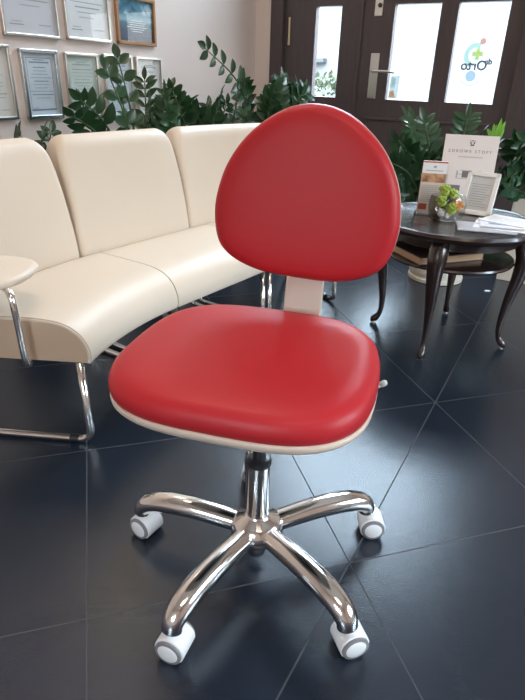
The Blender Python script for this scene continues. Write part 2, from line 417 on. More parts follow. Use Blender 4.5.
def text(name, body, size, m, parent, loc, mirrored=False, align='CENTER', ext=0.0003, rot=None, sp=1.0, off=0.0):
    c = bpy.data.curves.new(name, 'FONT'); c.body = body; c.size = size; c.align_x = align; c.align_y = 'CENTER'; c.extrude = ext; c.space_character = sp; c.offset = off
    c.materials.append(m)
    o = bpy.data.objects.new(name, c); COL.objects.link(o); o.parent = parent; o.location = loc
    me = bpy.data.meshes.new_from_object(o); bpy.data.objects.remove(o); bpy.data.curves.remove(c)
    o = bpy.data.objects.new(name, me); COL.objects.link(o); o.parent = parent; o.location = loc
    o.rotation_euler = rot if rot else ((R(90), 0, R(180)) if mirrored else (R(90), 0, 0))
    return o
text('lettering', 'Orto', 0.082, t_black, stk, (-0.012, 0, 0.008), True, off=0.0022)
text('lettering', 'dr', 0.048, t_black, stk, (0.082, 0, 0.034), True, off=0.0022)
# small colourful notice on the lower corner of the middle pane
pst = empty('window_notice', 'small orange and grey notice stuck on middle door pane beside the lever', 'notice')
pst.matrix_world = ROOM @ Matrix.Translation((-1.352, y0 + 0.0345, 0.99))
flat('notice_sheet', [[(-.035, -.075), (.03, -.075), (.035, .075), (-.03, .075)]], tint_mat('notice_grey', (.72, .74, .73)), pst)
flat('orange_print', [[(-.035, -.07), (.02, -.07), (-.005, -.02), (-.03, -.03)]], tint_mat('notice_orange', (.88, .62, .45)), pst, -0.001)
flat('teal_print', [[(-.03, .0), (.0, -.01), (.01, .06), (-.025, .07)]], tint_mat('notice_teal', (.74, .80, .77)), pst, -0.001)

# ---- the street outside the glass
room_mesh('pavement', [((-14, DW + 0.3, -0.30), (14, 20, -0.12))], mat('pavement', (0.10, 0.102, 0.10), 0.9, bump=0.2, var=0.06))
bld = empty('building', 'pale house across the street seen through the narrow door glass', 'building')
bld.matrix_world = ROOM @ Matrix.Translation((0, 16, -0.12))
bm = bmesh.new(); box(bm, (-16, 0, 0), (6, 4, 3.4)); link('facade', bm, mat('pale_facade', (0.125, 0.128, 0.128), 0.9, bump=0.1, var=0.03), bld)
bm = bmesh.new(); box(bm, (-9.2, -0.25, 1.55), (-6.9, 0, 1.66), 0.01); link('ledge', bm, mat('grey_stone', (0.045, 0.048, 0.048), 0.8, bump=0.1), bld)
bm = bmesh.new(); box(bm, (-16, -0.06, 0), (6, 0, 0.35), 0.01); link('plinth', bm, mat('grey_plinth', (0.085, 0.092, 0.095), 0.8, bump=0.1), bld)
shb = empty('street_shrub', 'pale green shrub outside the narrow door glass', 'shrub')
shb.matrix_world = ROOM @ Matrix.Translation((-4.98, 11.5, 0.0)) @ Matrix.Scale(0.95, 4)

# ================================================================== WALL: framed certificates and picture
def picture(name, label, cat, d0, d1, z0, z1, fm, pm, fw=0.016, depth=0.02, group=None, head=True, seed=0, lines=10, ink=m_ink, lay='text'):
    rnd = random.Random(seed)
    w, h = d1 - d0, z1 - z0
    root = empty(name, label, cat, group=group)
    root.matrix_world = ROOM @ Matrix.Translation((LW, (d0 + d1) / 2, z0)) @ Matrix.Rotation(R(90), 4, 'Z')   # local x runs along the wall, -y into the room
    bm = bmesh.new()
    for lo, hi in (((-w / 2, -depth, 0), (w / 2, 0, fw)), ((-w / 2, -depth, h - fw), (w / 2, 0, h)), ((-w / 2, -depth, 0), (-w / 2 + fw, 0, h)), ((w / 2 - fw, -depth, 0), (w / 2, 0, h))): box(bm, lo, hi, 0.002)
    link('frame', bm, fm, root)
    bm = bmesh.new(); box(bm, (-w / 2 + fw * .8, -0.006, fw * .8), (w / 2 - fw * .8, -0.001, h - fw * .8)); pp = link('print', bm, pm, root)
    if lay == 'text':
        bm = bmesh.new()
        iw, ih = w - 2 * fw, h - 2 * fw
        def bar(cx, cz, bw, bh): box(bm, (cx - bw / 2, -0.0068, cz - bh / 2), (cx + bw / 2, -0.0055, cz + bh / 2))
        bar(0, h - fw - ih * 0.14, iw * 0.62, ih * 0.022); bar(0, h - fw - ih * 0.10, iw * 0.34, ih * 0.012)
        for k in range(lines):
            bar(rnd.uniform(-.02, .02) * iw, h - fw - ih * (0.22 + 0.055 * k), iw * rnd.uniform(.35, .78), ih * (0.008 if k % 4 else 0.014))
        bar(-iw * .27, fw + ih * .09, iw * .26, ih * .012); bar(iw * .27, fw + ih * .10, iw * .24, ih * .010); bar(-iw * .27, fw + ih * .12, iw * .18, ih * .008)
        link('printed_lines', bm, ink, root)
    bm = bmesh.new(); box(bm, (-w / 2 + fw * .9, -0.0135, fw * .9), (w / 2 - fw * .9, -0.0115, h - fw * .9)); link('glass_pane', bm, m_picglass, root)
    return root
G = 'framed certificates on the left wall'
picture('framed_certificate', 'large silver-framed lavender certificate, upper row, leftmost in photo', 'certificate', 1.985, 2.325, 1.172, 1.62, m_silver, m_paperl, 0.014, seed=1, group=G, ink=m_ink)
picture('framed_certificate', 'large silver-framed white certificate, upper row, beside the sky picture', 'certificate', 2.37, 2.695, 1.177, 1.62, m_silver, m_paper, 0.014, seed=2, group=G, lines=11)
picture('framed_certificate', 'silver-framed certificate cut off at the left photo edge, lower row', 'certificate', 1.755, 1.995, 0.81, 1.132, m_silver, m_paperp, 0.014, seed=3, group=G)
c1 = picture('framed_certificate', 'silver-blue framed certificate with blue border line, lower row under the lavender one', 'certificate', 2.053, 2.284, 0.805, 1.122, mat('blue_silver_frame', (0.62, 0.68, 0.72), 0.25, metal=1, bump=0.05), m_paperb, 0.018, seed=4, group=G, ink=m_inkb)
bm = bmesh.new()
for lo, hi in (((-.078, -.0068, .045), (-.076, -.0055, .28)), ((.076, -.0068, .045), (.078, -.0055, .28)), ((-.078, -.0068, .040), (.078, -.0055, .046)), ((-.078, -.0068, .278), (.078, -.0055, .281))): box(bm, lo, hi)
link('border_line', bm, m_inkb, c1)
picture('framed_certificate', 'silver-framed pale green certificate, lower row, left of the tall plant', 'certificate', 2.335, 2.572, 0.798, 1.117, m_silver, m_paperg, 0.014, seed=5, group=G)
picture('framed_certificate', 'certificate with bluish paper half hidden behind the tall plant stem', 'certificate', 2.617, 2.855, 0.790, 1.122, m_silver, m_paperb, 0.014, seed=6, group=G)
picture('framed_certificate', 'pinkish white certificate furthest right in lower row, behind plant leaves', 'certificate', 2.888, 3.133, 0.785, 1.118, m_silver, m_paperp, 0.012, seed=7, group=G)
# picture of a stormy sky with lines of white writing
def sky_print():
    m = bpy.data.materials.new('sky_print'); m.use_nodes = True; nt = m.node_tree; b = nt.nodes['Principled BSDF']; N = nt.nodes; L = nt.links
    b.inputs['Roughness'].default_value = 0.5
    tc = N.new('ShaderNodeTexCoord'); mp = N.new('ShaderNodeMapping'); mp.inputs['Scale'].default_value = (6, 1, 9)
    L.new(tc.outputs['Object'], mp.inputs['Vector'])
    no = N.new('ShaderNodeTexNoise'); no.inputs['Scale'].default_value = 1.6; no.inputs['Detail'].default_value = 6; no.inputs['Distortion'].default_value = 0.6
    L.new(mp.outputs['Vector'], no.inputs['Vector'])
    cr = N.new('ShaderNodeValToRGB'); e = cr.color_ramp.elements
    e[0].position = 0.36; e[0].color = (0.03, 0.13, 0.22, 1); e[1].position = 0.68; e[1].color = (0.52, 0.66, 0.72, 1)
    x = e.new(0.52); x.color = (0.10, 0.28, 0.38, 1)
    L.new(no.outputs['Fac'], cr.inputs[0])
    sp = N.new('ShaderNodeSeparateXYZ'); L.new(tc.outputs['Object'], sp.inputs[0])
    r2 = N.new('ShaderNodeValToRGB'); e = r2.color_ramp.elements
    e[0].position = 0.0; e[0].color = (0.05, 0.07, 0.10, 1); e[1].position = 1.0; e[1].color = (0, 0, 0, 1)
    for p, c in ((0.30, (0.09, 0.13, 0.19, 1)), (0.46, (0.12, 0.24, 0.30, 1)), (0.52, (0.36, 0.52, 0.56, 1)), (0.60, (0.20, 0.40, 0.50, 1)), (0.66, (0, 0, 0, 1))):
        x = e.new(p); x.color = c
    mr = N.new('ShaderNodeMapRange'); mr.inputs['From Max'].default_value = 0.245; L.new(sp.outputs[2], mr.inputs['Value']); L.new(mr.outputs[0], r2.inputs[0])
    st = N.new('ShaderNodeMath'); st.operation = 'GREATER_THAN'; st.inputs[1].default_value = 0.62; L.new(mr.outputs[0], st.inputs[0])
    mx = N.new('ShaderNodeMix'); mx.data_type = 'RGBA'; L.new(st.outputs[0], mx.inputs[0]); L.new(r2.outputs[0], mx.inputs[6]); L.new(cr.outputs[0], mx.inputs[7])
    L.new(mx.outputs[2], b.inputs['Base Color'])
    return m
pic = picture('framed_picture', 'small oak-framed picture of a stormy blue sky over water', 'picture', 2.750, 3.090, 1.180, 1.425, m_oak, sky_print(), 0.017, lay='none')
bm = bmesh.new(); rnd = random.Random(3)
for k, (wd, cz) in enumerate(((.10, .125), (.15, .114), (.13, .103), (.17, .092), (.12, .081), (.09, .070))):
    box(bm, (-wd / 2 + .01, -.0068, cz - .0016), (wd / 2 + .01, -.0055, cz + .0016))
link('white_lettering', bm, m_paper, pic)
# wall lamp high above the certificates (its glow shows in the floor)
wl = empty('wall_lamp', 'warm wall lamp high above the certificates', 'lamp')
wl.matrix_world = ROOM @ Matrix.Translation((LW, 2.30, 3.0))
bm = bmesh.new(); box(bm, (0, -.06, -.09), (.02, .06, .09), .004); tube(bm, [(0.01, 0, 0), (0.07, 0, 0)], 0.012, 12); link('bracket', bm, m_steel, wl)
lm = bpy.data.materials.new('lamp_glow'); lm.use_nodes = True
lm.node_tree.nodes['Principled BSDF'].inputs['Emission Color'].default_value = (1, 0.86, 0.66, 1); lm.node_tree.nodes['Principled BSDF'].inputs['Emission Strength'].default_value = 26
bm = bmesh.new(); lathe(bm, [(0.03, -.09), (0.075, -.06), (0.085, 0), (0.075, .06), (0.03, .09)], 24, (0.12, 0, 0)); link('globe', bm, lm, wl, True)

# ================================================================== SOFA MODULES
_sp = [(0.004, 0.0, 0.285), (0.0, 0, 0.298), (0.003, 0, 0.332), (0.024, 0, 0.372), (0.066, 0, 0.400), (0.13, 0, 0.412), (0.24, 0, 0.413), (0.405, 0, 0.410)]
SEAT = [(p.x, p.z) for p in smooth_path(_sp, 4)] + [(0.424, 0.400), (0.424, 0.295), (0.414, 0.285)]
_bp = [(0.428, 0.385), (0.426, 0.42), (0.440, 0.52), (0.466, 0.64), (0.498, 0.745), (0.512, 0.785), (0.531, 0.810), (0.560, 0.821), (0.590, 0.812), (0.606, 0.786), (0.604, 0.74), (0.585, 0.62), (0.556, 0.48), (0.545, 0.385), (0.535, 0.368), (0.485, 0.362), (0.438, 0.368)]
BACK = [(p.x, p.z) for p in smooth_path([(a, 0, b) for a, b in _bp + [_bp[0]]], 3)][:-1]
def inset(prof, o):
    n = len(prof); out = []
    area_ = sum(prof[k][0] * prof[(k + 1) % n][1] - prof[(k + 1) % n][0] * prof[k][1] for k in range(n))
    sg = 1 if area_ > 0 else -1
    for k in range(n):
        a, b = Vector(prof[k - 1]), Vector(prof[(k + 1) % n]); t = (b - a).normalized()
        out.append((prof[k][0] - sg * t.y * o, prof[k][1] + sg * t.x * o))
    return out
def back_mesh(pos, L, nseg, r=0.027):
    # padded slab: both ends roll over with radius r, the top corners draw in
    bm = bmesh.new()
    sec = [(r * (1 - math.cos(R(a))) / L, r * (1 - math.sin(R(a)))) for a in (0, 15, 30, 45, 60, 75, 90)]
    seq = sec + [(sec[-1][0] + (1 - 2 * sec[-1][0]) * k / nseg, 0.0) for k in range(1, nseg)] + [(1 - t, o) for t, o in sec[::-1]]
    rs = []
    for t, o in seq:
        p = inset(BACK, o)
        ring = []
        for (s_, z) in p:
            q = 0.036 / L * max(0.0, (z - 0.70) / 0.12) ** 3 + 0.012 / L * max(0.0, (z - 0.45) / 0.37)
            ring.append(Vector((*pos(q + (1 - 2 * q) * t, s_), z)))
        rs.append(ring)
    rings(bm, rs)
    return bm
def sweep(prof, pos, nseg, bev, seg=3, crown=0.0):
    bm = bmesh.new()
    def tt(k, z):                                        # top corners of a backrest draw in
        q = crown * max(0.0, (z - 0.45) / 0.37) ** 2.2
        return q + (1 - 2 * q) * k / nseg
    loops = rings(bm, [[Vector((*pos(tt(k, z), s), z)) for s, z in prof] for k in range(nseg + 1)])
    es = set()
    for lp in (loops[0], loops[-1]):
        n = len(lp)
        for i in range(n):
            e = bm.edges.get((lp[i], lp[(i + 1) % n]))
            if e: es.add(e)
    bmesh.ops.bevel(bm, geom=list(es), offset=bev, segments=seg, affect='EDGES', profile=0.5)
    return bm
def fan_pos(c, a0, a1, rin, d0, d1):                     # seat front on an arc, depth direction turning a little faster
    def f(t, s):
        a = R(a0 + (a1 - a0) * t); d = R(d0 + (d1 - d0) * t)
        return (c[0] + rin * math.cos(a) + s * math.cos(d), c[1] + rin * math.sin(a) + s * math.sin(d))
    return f
def arc_pos(c, a0, a1, rin, gap):
    def f(t, s):
        g = gap / (rin + s)
        a = R(a0) - g * (1 if a0 > a1 else -1) + (R(a1) - R(a0) + 2 * g * (1 if a0 > a1 else -1)) * t
        return (c[0] + (rin + s) * math.cos(a), c[1] + (rin + s) * math.sin(a))
    return f
def lin_pos(p0, p1, ndir, gap):
    p0, p1 = Vector(p0), Vector(p1); L = (p1 - p0).length; u = (p1 - p0) / L
    return lambda t, s: tuple(p0 + u * (gap + (L - 2 * gap) * t) + ndir * s)
A_N = Vector((math.cos(R(145)), math.sin(R(145)))); A_T = Vector((A_N.y, -A_N.x))
S1 = Vector((-0.304, 1.827)); S2 = S1 + A_T * 0.605
C1 = S1 - A_N * 1.11; C3 = S2 - A_N * 1.11
def sofa_module(label, pos, bpos, base, nseg, ends):
    o = empty('sofa_module', label, 'sofa', (base[0], base[1], 0), group='cream sofa modules along the wall')
    loc = lambda t, s: (pos(t, s)[0] - base[0], pos(t, s)[1] - base[1])
    link('seat', sweep(SEAT, loc, nseg, 0.006), m_cream, o, True, angle=50)
    bloc = lambda t, s: (bpos(t, s)[0] - base[0], bpos(t, s)[1] - base[1])
    link('backrest', back_mesh(bloc, 0.66, nseg), m_cream, o, True, angle=50)
    for t in ends:
        bm = bmesh.new(); tin = (0.0005 if t == 0 else 0.9995); tout = (-0.006 if t == 0 else 1.006) if False else t
        cs, cz = 0.212, 0.3475
        P_ = [(cs + (s - cs) * 0.976, cz + (z - cz) * 0.93) for s, z in SEAT]
        out_d = (Vector((*loc(0, .2), 0)) - Vector((*loc(.02, .2), 0))).normalized() if t == 0 else (Vector((*loc(1, .2), 0)) - Vector((*loc(.98, .2), 0))).normalized()
        rings(bm, [[Vector((*loc(t, s), z)) + out_d * q for s, z in P_] for q in (-0.004, 0.0012)])
        link('side_panel', bm, m_tan, o)['label'] = 'tan side panel'
    # piping round both end faces of the seat
    for t in ends:
        bm = bmesh.new(); tin = 0.012 if t == 0 else 0.988
        tube(bm, [Vector((*loc(tin, s), z)) for s, z in [((0.212 + (s - .212) * 1.003), 0.3475 + (z - .3475) * 1.012) for s, z in SEAT]], 0.0022, 6)
        link('piping', bm, m_pipe, o, True)
    # chrome sled frame at each end
    for t in (0.028, 0.945):
        bm = bmesh.new()
        P = [(0.040, 0.29), (0.030, 0.013), (0.48, 0.013), (0.44, 0.37)]
        tube(bm, fillet([Vector((*loc(t, s), z)) for s, z in P], 0.045, 8), 0.0115, 14)
        f = link('sled_frame', bm, m_chrome, o, True)
        bm = bmesh.new(); a, b = Vector((*loc(t, 0.072), 0.0135)), Vector((*loc(t, 0.10), 0.0135)); tube(bm, [a, b], 0.0132, 14); link('glide', bm, m_darkrod, f, True, angle=40)
    # rails under the seat that carry it on the frames
    bm = bmesh.new()
    for s in (0.10, 0.40):
        tube(bm, [Vector((*loc(0.055 + 0.89 * k / 8, s), 0.276)) for k in range(9)], 0.010, 10)
    link('seat_rail', bm, m_darkrod, o, True)
    return o
b1 = fan_pos(C1, 170, 145.1, 1.11, 176, 145.1); b2 = lin_pos(S1, S2, A_N, 0.002); b3 = arc_pos(C3, 145, 120, 1.11, 0.002)
SH = 0.065                                               # the backrest joints sit a little nearer the camera than the seat joints
k1 = fan_pos(C1, 172.4, 147.5, 1.11, 177, 147.5); k2 = lin_pos(S1 - A_T * SH, S2 - A_T * SH, A_N, 0.002); k3 = arc_pos(C3, 145 + 2.4, 120 + 2.4, 1.11, 0.002)
mod1 = sofa_module('curved cream sofa module nearest the camera with arm tablet at the left edge', b1, k1, b1(.5, .3), 14, (0.0,))
mod2 = sofa_module('straight cream sofa module in the middle, directly behind the red chair seat', b2, k2, b2(.5, .3), 6, ())
mod3 = sofa_module('curved cream sofa module at the far end, mostly hidden behind the red backrest', b3, k3, b3(.5, .3), 14, (1.0,))
# arm tablet of the near module
bb = Vector((*b1(.5, .3), 0))
bm = bmesh.new()
outl = [(-0.655, 1.505), (-0.668, 1.56), (-0.72, 1.60), (-0.80, 1.618), (-0.95, 1.61), (-1.03, 1.57), (-1.05, 1.48), (-1.01, 1.39), (-0.90, 1.345), (-0.78, 1.342), (-0.70, 1.362), (-0.662, 1.43)]
ol = smooth_path([(x, y, 0) for x, y in outl + [outl[0]]], 4)[:-1]
cx, cy = -0.85, 1.48
rr = [[Vector((cx + (p.x - cx) * s, cy + (p.y - cy) * s, z)) - bb for p in ol] for s, z in ((0.90, 0.503), (0.975, 0.506), (1.0, 0.515), (0.975, 0.525), (0.90, 0.529), (0.5, 0.531), (0.1, 0.531))]
rings(bm, rr)
arm = link('arm_tablet', bm, m_cream, mod1, True)
bm = bmesh.new(); tube(bm, smooth_path([Vector(p) - bb for p in ((-0.70, 1.40, 0.503), (-0.672, 1.366, 0.495), (-0.662, 1.355, 0.44), (-0.657, 1.352, 0.32), (-0.66, 1.375, 0.280), (-0.69, 1.44, 0.276))], 6), 0.0098, 12)
link('arm_post', bm, m_chrome, arm, True)

# ================================================================== RED SWIVEL CHAIR
chair = empty('swivel_chair', 'red upholstered swivel chair with ivory shell on chrome five-star base', 'chair', (0.0, 0.96, 0))
CB = Vector((0.0, 0.96, 0))
RZ = R(-15)
seat_c = Vector((-0.021, 0.955, -0.002)) - CB
rotc = Matrix.Rotation(RZ, 4, 'Z')
def superell(a, b, n, N=72):
    out = []
    for k in range(N):
        t = 2 * math.pi * k / N
        c, s = math.cos(t), math.sin(t)
        out.append((a * math.copysign(abs(c) ** (2 / n), c), b * math.copysign(abs(s) ** (2 / n), s)))
    return out
so = []
for x, y in superell(0.247, 0.230, 3.2):
    k = y / 0.224
    so.append((x * (1 - 0.045 * max(0, k)) , y))
def seat_rings(defs, dip=None):
    rs = []
    for s, z in defs:
        r = []
        for x, y in so:
            q = rotc @ Vector((x * s, y * s, 0)) + seat_c
            zz = z - (0.012 * max(0, -(y * s) / 0.224 - 0.35) ** 1.5 if z > 0.525 else 0)
            r.append(Vector((q.x, q.y, zz + seat_c.z)))
        rs.append(r)
    return rs
bm = bmesh.new()
rings(bm, seat_rings([(0.90, 0.507), (0.968, 0.509), (0.990, 0.515), (1.000, 0.525), (1.000, 0.538), (0.982, 0.551), (0.945, 0.560), (0.88, 0.5655), (0.75, 0.5685), (0.55, 0.5695), (0.3, 0.5695), (0.08, 0.5695)]))
link('seat_cushion', bm, m_red, chair, True)
bm = bmesh.new()
rings(bm, seat_rings([(0.30, 0.478), (0.70, 0.480), (0.90, 0.487), (0.972, 0.494), (0.994, 0.501), (0.999, 0.509), (0.99, 0.512), (0.90, 0.511)]))
link('seat_shell', bm, m_shell, chair, True)
# backrest
BTILT = R(8)
bc = rotc @ Vector((0.032, 0.207, 0)) + seat_c
back_m = Matrix.Translation((bc.x, bc.y, 0.604)) @ Matrix.Rotation(R(-13), 4, 'Z') @ Matrix.Rotation(-BTILT, 4, 'X') @ Matrix.Rotation(R(3), 4, 'Y')
half = [(0.0, 0.034), (0.07, 0.036), (0.120, 0.046), (0.163, 0.066), (0.187, 0.094), (0.1985, 0.140), (0.1985, 0.185), (0.185, 0.243), (0.157, 0.296), (0.116, 0.341), (0.060, 0.377), (0.0, 0.389)]
full = half + [(-x, z) for x, z in half[-2:0:-1]]
bo = smooth_path([(x, 0, z) for x, z in full + [full[0]]], 5)[:-1]
def back_rings(defs):
    rs = []
    for s, y in defs:
        rs.append([back_m @ Vector((p.x * s, y, 0.205 + (p.z - 0.205) * s)) for p in bo])
    return rs
bm = bmesh.new()
rings(bm, back_rings([(0.90, 0.046), (0.962, 0.043), (0.988, 0.036), (1.0, 0.024), (0.998, 0.014), (0.98, 0.004), (0.945, -0.004), (0.88, -0.008), (0.75, -0.0105), (0.5, -0.012), (0.25, -0.0125), (0.06, -0.0125)]))
link('backrest_cushion', bm, m_red, chair, True)
bm = bmesh.new()
rings(bm, back_rings([(0.90, 0.040), (0.985, 0.038), (1.004, 0.040), (1.006, 0.047), (0.98, 0.056), (0.85, 0.064), (0.5, 0.068), (0.1, 0.069)]))
link('backrest_shell', bm, m_shell, chair, True)
# ivory support strap from under the seat up behind the backrest
bm = bmesh.new()
path = fillet([(0.042, 0.05, 0.483), (0.042, 0.262, 0.500), (0.042, 0.292, 0.62), (0.042, 0.320, 0.80)], 0.035, 8)
loops = []
for i, p in enumerate(path):
    t = (path[min(i + 1, len(path) - 1)] - path[max(i - 1, 0)]).normalized()
    nrm = Vector((1, 0, 0)).cross(t)
    hw, th = 0.044, 0.006
    ring = []
    for sx, sn in ((-1, -1), (1, -1), (1, 1), (-1, 1)):
        q = p + Vector((hw * sx, 0, 0)) + nrm * th * sn
        ring.append(rotc @ q + seat_c)
    loops.append(ring)
rings(bm, loops)
strap = link('back_support', bm, m_shell, chair, False)
mod = strap.modifiers.new('bevel', 'BEVEL'); mod.width = 0.003; mod.segments = 3; mod.limit_method = 'ANGLE'; mod.angle_limit = R(50)
# seat mechanism, lever and clear knob on the right
bm = bmesh.new()
mxm = Matrix.Translation(seat_c) @ rotc
box(bm, (-0.08, -0.11, 0.445), (0.08, 0.13, 0.482), 0.008, mxm)
link('seat_mechanism', bm, m_darkrod, chair)
bm = bmesh.new()
tube(bm, [mxm @ Vector(p) for p in ((0.05, 0.07, 0.462), (0.235, 0.080, 0.472), (0.249, 0.083, 0.484))], 0.005, 10)
lev = link('height_lever', bm, m_steel, chair, True)
bm = bmesh.new(); tube(bm, [mxm @ Vector(p) for p in ((0.246, 0.082, 0.482), (0.250, 0.083, 0.484), (0.256, 0.084, 0.488), (0.260, 0.084, 0.490))], [0.004, 0.0065, 0.0065, 0.004], 12); link('lever_knob', bm, mat('clear_plastic_knob', (0.55, 0.60, 0.55), 0.15, bump=0.02), lev, True)
# column
bm = bmesh.new(); lathe(bm, [(0.0145, 0.28), (0.0145, 0.455)], 28); link('gas_rod', bm, m_darkrod, chair, True, angle=40)
bm = bmesh.new(); lathe(bm, [(0.026, 0.10), (0.0256, 0.125), (0.0250, 0.28), (0.024, 0.284)], 32); link('column_tube', bm, m_chrome, chair, True, angle=40)
bm = bmesh.new(); lathe(bm, [(0.0245, 0.283), (0.0272, 0.284), (0.0274, 0.294), (0.022, 0.298), (0.0150, 0.298)], 28); link('collar', bm, m_darkrod, chair, True, angle=40)
bm = bmesh.new(); lathe(bm, [(0.019, 0.026), (0.021, 0.028), (0.021, 0.066), (0.042, 0.074), (0.057, 0.086), (0.062, 0.102), (0.059, 0.119), (0.047, 0.134), (0.031, 0.140), (0.027, 0.146)], 36); link('hub', bm, m_chrome, chair, True, angle=50)
# legs with casters
def caster(leg, pos, az, trail):
    mxc = Matrix.Translation(pos + trail) @ Matrix.Rotation(az, 4, 'Z')       # local +x = axle direction of the visible wheel
    def add(name, fn, m, parent=leg, ang=40):
        bm = bmesh.new(); fn(bm); bmesh.ops.transform(bm, matrix=mxc, verts=bm.verts[:]); return link(name, bm, m, parent, True, angle=ang)
    def hood(bm):
        prof = []
        # D-shaped hood over the two wheels, trailing edge cut open at the bottom
        for x, rr_ in ((-0.0262, 0.0288), (-0.0248, 0.0312), (0.0248, 0.0312), (0.0262, 0.0288)):
            prof.append([Vector((x, rr_ * math.cos(R(a)), 0.0288 + rr_ * math.sin(R(a)))) for a in [-50 + 7.5 * k for k in range(37)]])
        rings(bm, prof)
        tube(bm, [(0, -0.004, 0.055), (0, -0.004, 0.068)], 0.017, 18)
    add('caster_hood', hood, m_white)
    add('caster_stem', lambda bm: tube(bm, [(0, -0.004, 0.060), (0, -0.004, 0.085)], 0.0075, 12), m_steel)
    for sgn in (1, -1):
        def wheel(bm, sgn=sgn):
            ax = lambda p: Vector((sgn * p[1], 0, 0))
            rs = []
            for r_, x in ((0.010, 0.010), (0.026, 0.010), (0.0282, 0.012), (0.0285, 0.022), (0.0280, 0.0275), (0.025, 0.0286)):
                rs.append([Vector((sgn * (x + 0.003), r_ * math.cos(2 * math.pi * k / 32), 0.0287 + r_ * math.sin(2 * math.pi * k / 32))) for k in range(32)])
            rings(bm, rs)
        add('caster_wheel', wheel, m_grey)
        def cap(bm, sgn=sgn):
            rs = []
            for r_, x in ((0.0222, 0.026), (0.0222, 0.0312), (0.0200, 0.0328), (0.010, 0.0335), (0.002, 0.0337)):
                rs.append([Vector((sgn * x, r_ * math.cos(2 * math.pi * k / 32), 0.0287 + r_ * math.sin(2 * math.pi * k / 32))) for k in range(32)])
            rings(bm, rs)
        add('wheel_cap', cap, m_white)
AXLE = {0: -110, 1: -72, 2: -88, 3: -95, 4: -122}
for i, a in enumerate((-123, -51, 21, 93, 165)):
    t = R(a); d = Vector((math.cos(t), math.sin(t), 0))
    pth = smooth_path([d * 0.040 + Vector((0, 0, 0.105)), d * 0.10 + Vector((0, 0, 0.112)), d * 0.16 + Vector((0, 0, 0.1165)), d * 0.225 + Vector((0, 0, 0.114)), d * 0.264 + Vector((0, 0, 0.1035)), d * 0.285 + Vector((0, 0, 0.088)), d * 0.291 + Vector((0, 0, 0.070))], 6)
    n = len(pth)
    rad = [0.0225 + 0.0035 * math.sin(math.pi * min(1, k / (n - 1) * 1.1)) - 0.002 * (k / (n - 1)) for k in range(n)]
    bm = bmesh.new(); tube(bm, pth, rad, 20, sx=1.08)
    lg = link('leg', bm, m_chrome, chair, True, angle=60)
    caster(lg, d * 0.293, R(AXLE[i]), Vector(((0.005, 0.008, 0.014, 0, 0.008)[i], (.006, .010, -.002, 0, .004)[i], 0)))

# ================================================================== ROUND SIDE TABLE
TC = Vector((0.784, 2.305, 0))
table = empty('side_table', 'round dark mahogany side table on cabriole legs behind the chair', 'table', TC)
TZ = 0.526
scal = lambda a, r: 1 + (0.014 * abs(math.cos(6 * a + 0.35)) - 0.008) * (1 if r > 0.28 else 0)
bm = bmesh.new(); lathe(bm, [(0.05, TZ - .03), (0.31, TZ - .03), (0.328, TZ - .026), (0.337, TZ - .018), (0.340, TZ - .008), (0.334, TZ + .003), (0.325, TZ + .004), (0.318, TZ), (0.10, TZ - .0005), (0.01, TZ - .0005)], 96, mod=scal)
link('tabletop', bm, m_wood, table, True, angle=35)
bm = bmesh.new(); lathe(bm, [(0.25, TZ - .075), (0.262, TZ - .072), (0.265, TZ - .03), (0.24, TZ - .03), (0.24, TZ - .075)], 64); link('apron', bm, m_wood, table, True, angle=35)
bm = bmesh.new(); lathe(bm, [(0.04, 0.362), (0.245, 0.362), (0.258, 0.366), (0.262, 0.373), (0.258, 0.380), (0.245, 0.382), (0.03, 0.382)], 72); link('lower_shelf', bm, m_wood, table, True, angle=35)
for a in (math.atan2(2.046 - 2.305, 0.654 - .784), math.atan2(2.176 - 2.305, 1.04 - .784), math.atan2(2.578 - 2.305, .914 - .784), math.atan2(2.422 - 2.305, .526 - .784)):
    d = Vector((math.cos(a), math.sin(a), 0))
    prof = [(0.255, .495, .022), (0.275, .47, .027), (0.290, .43, .028), (0.293, .39, .025), (0.286, .32, .0205), (0.272, .24, .0165), (0.262, .16, .0135), (0.258, .09, .0115), (0.264, .05, .0115), (0.280, .026, .0155), (0.292, .014, .014), (0.300, .010, .008)]
    pts = smooth_path([d * r_ + Vector((0, 0, z)) for r_, z, _ in prof], 4)
    rad = smooth_path([(w, 0, 0) for _, _, w in prof], 4)
    bm = bmesh.new(); tube(bm, pts, [v.x * (1.0 + 0.32 * min(1, max(0, (p_.z - .05) / .2))) for v, p_ in zip(rad, pts)], 14)
    link('leg', bm, m_wood, table, True)
    bm = bmesh.new(); lathe(bm, [(0.009, 0.0), (0.010, 0.002), (0.009, 0.006), (0.008, 0.010)], 16, d * 0.285)
    link('foot_glide', bm, m_steel, table, True)
# big album lying on the lower shelf
alb = empty('album', 'large brown covered album with tan page edges on the table lower shelf', 'book', (0.735, 2.31, 0.3825), R(8))
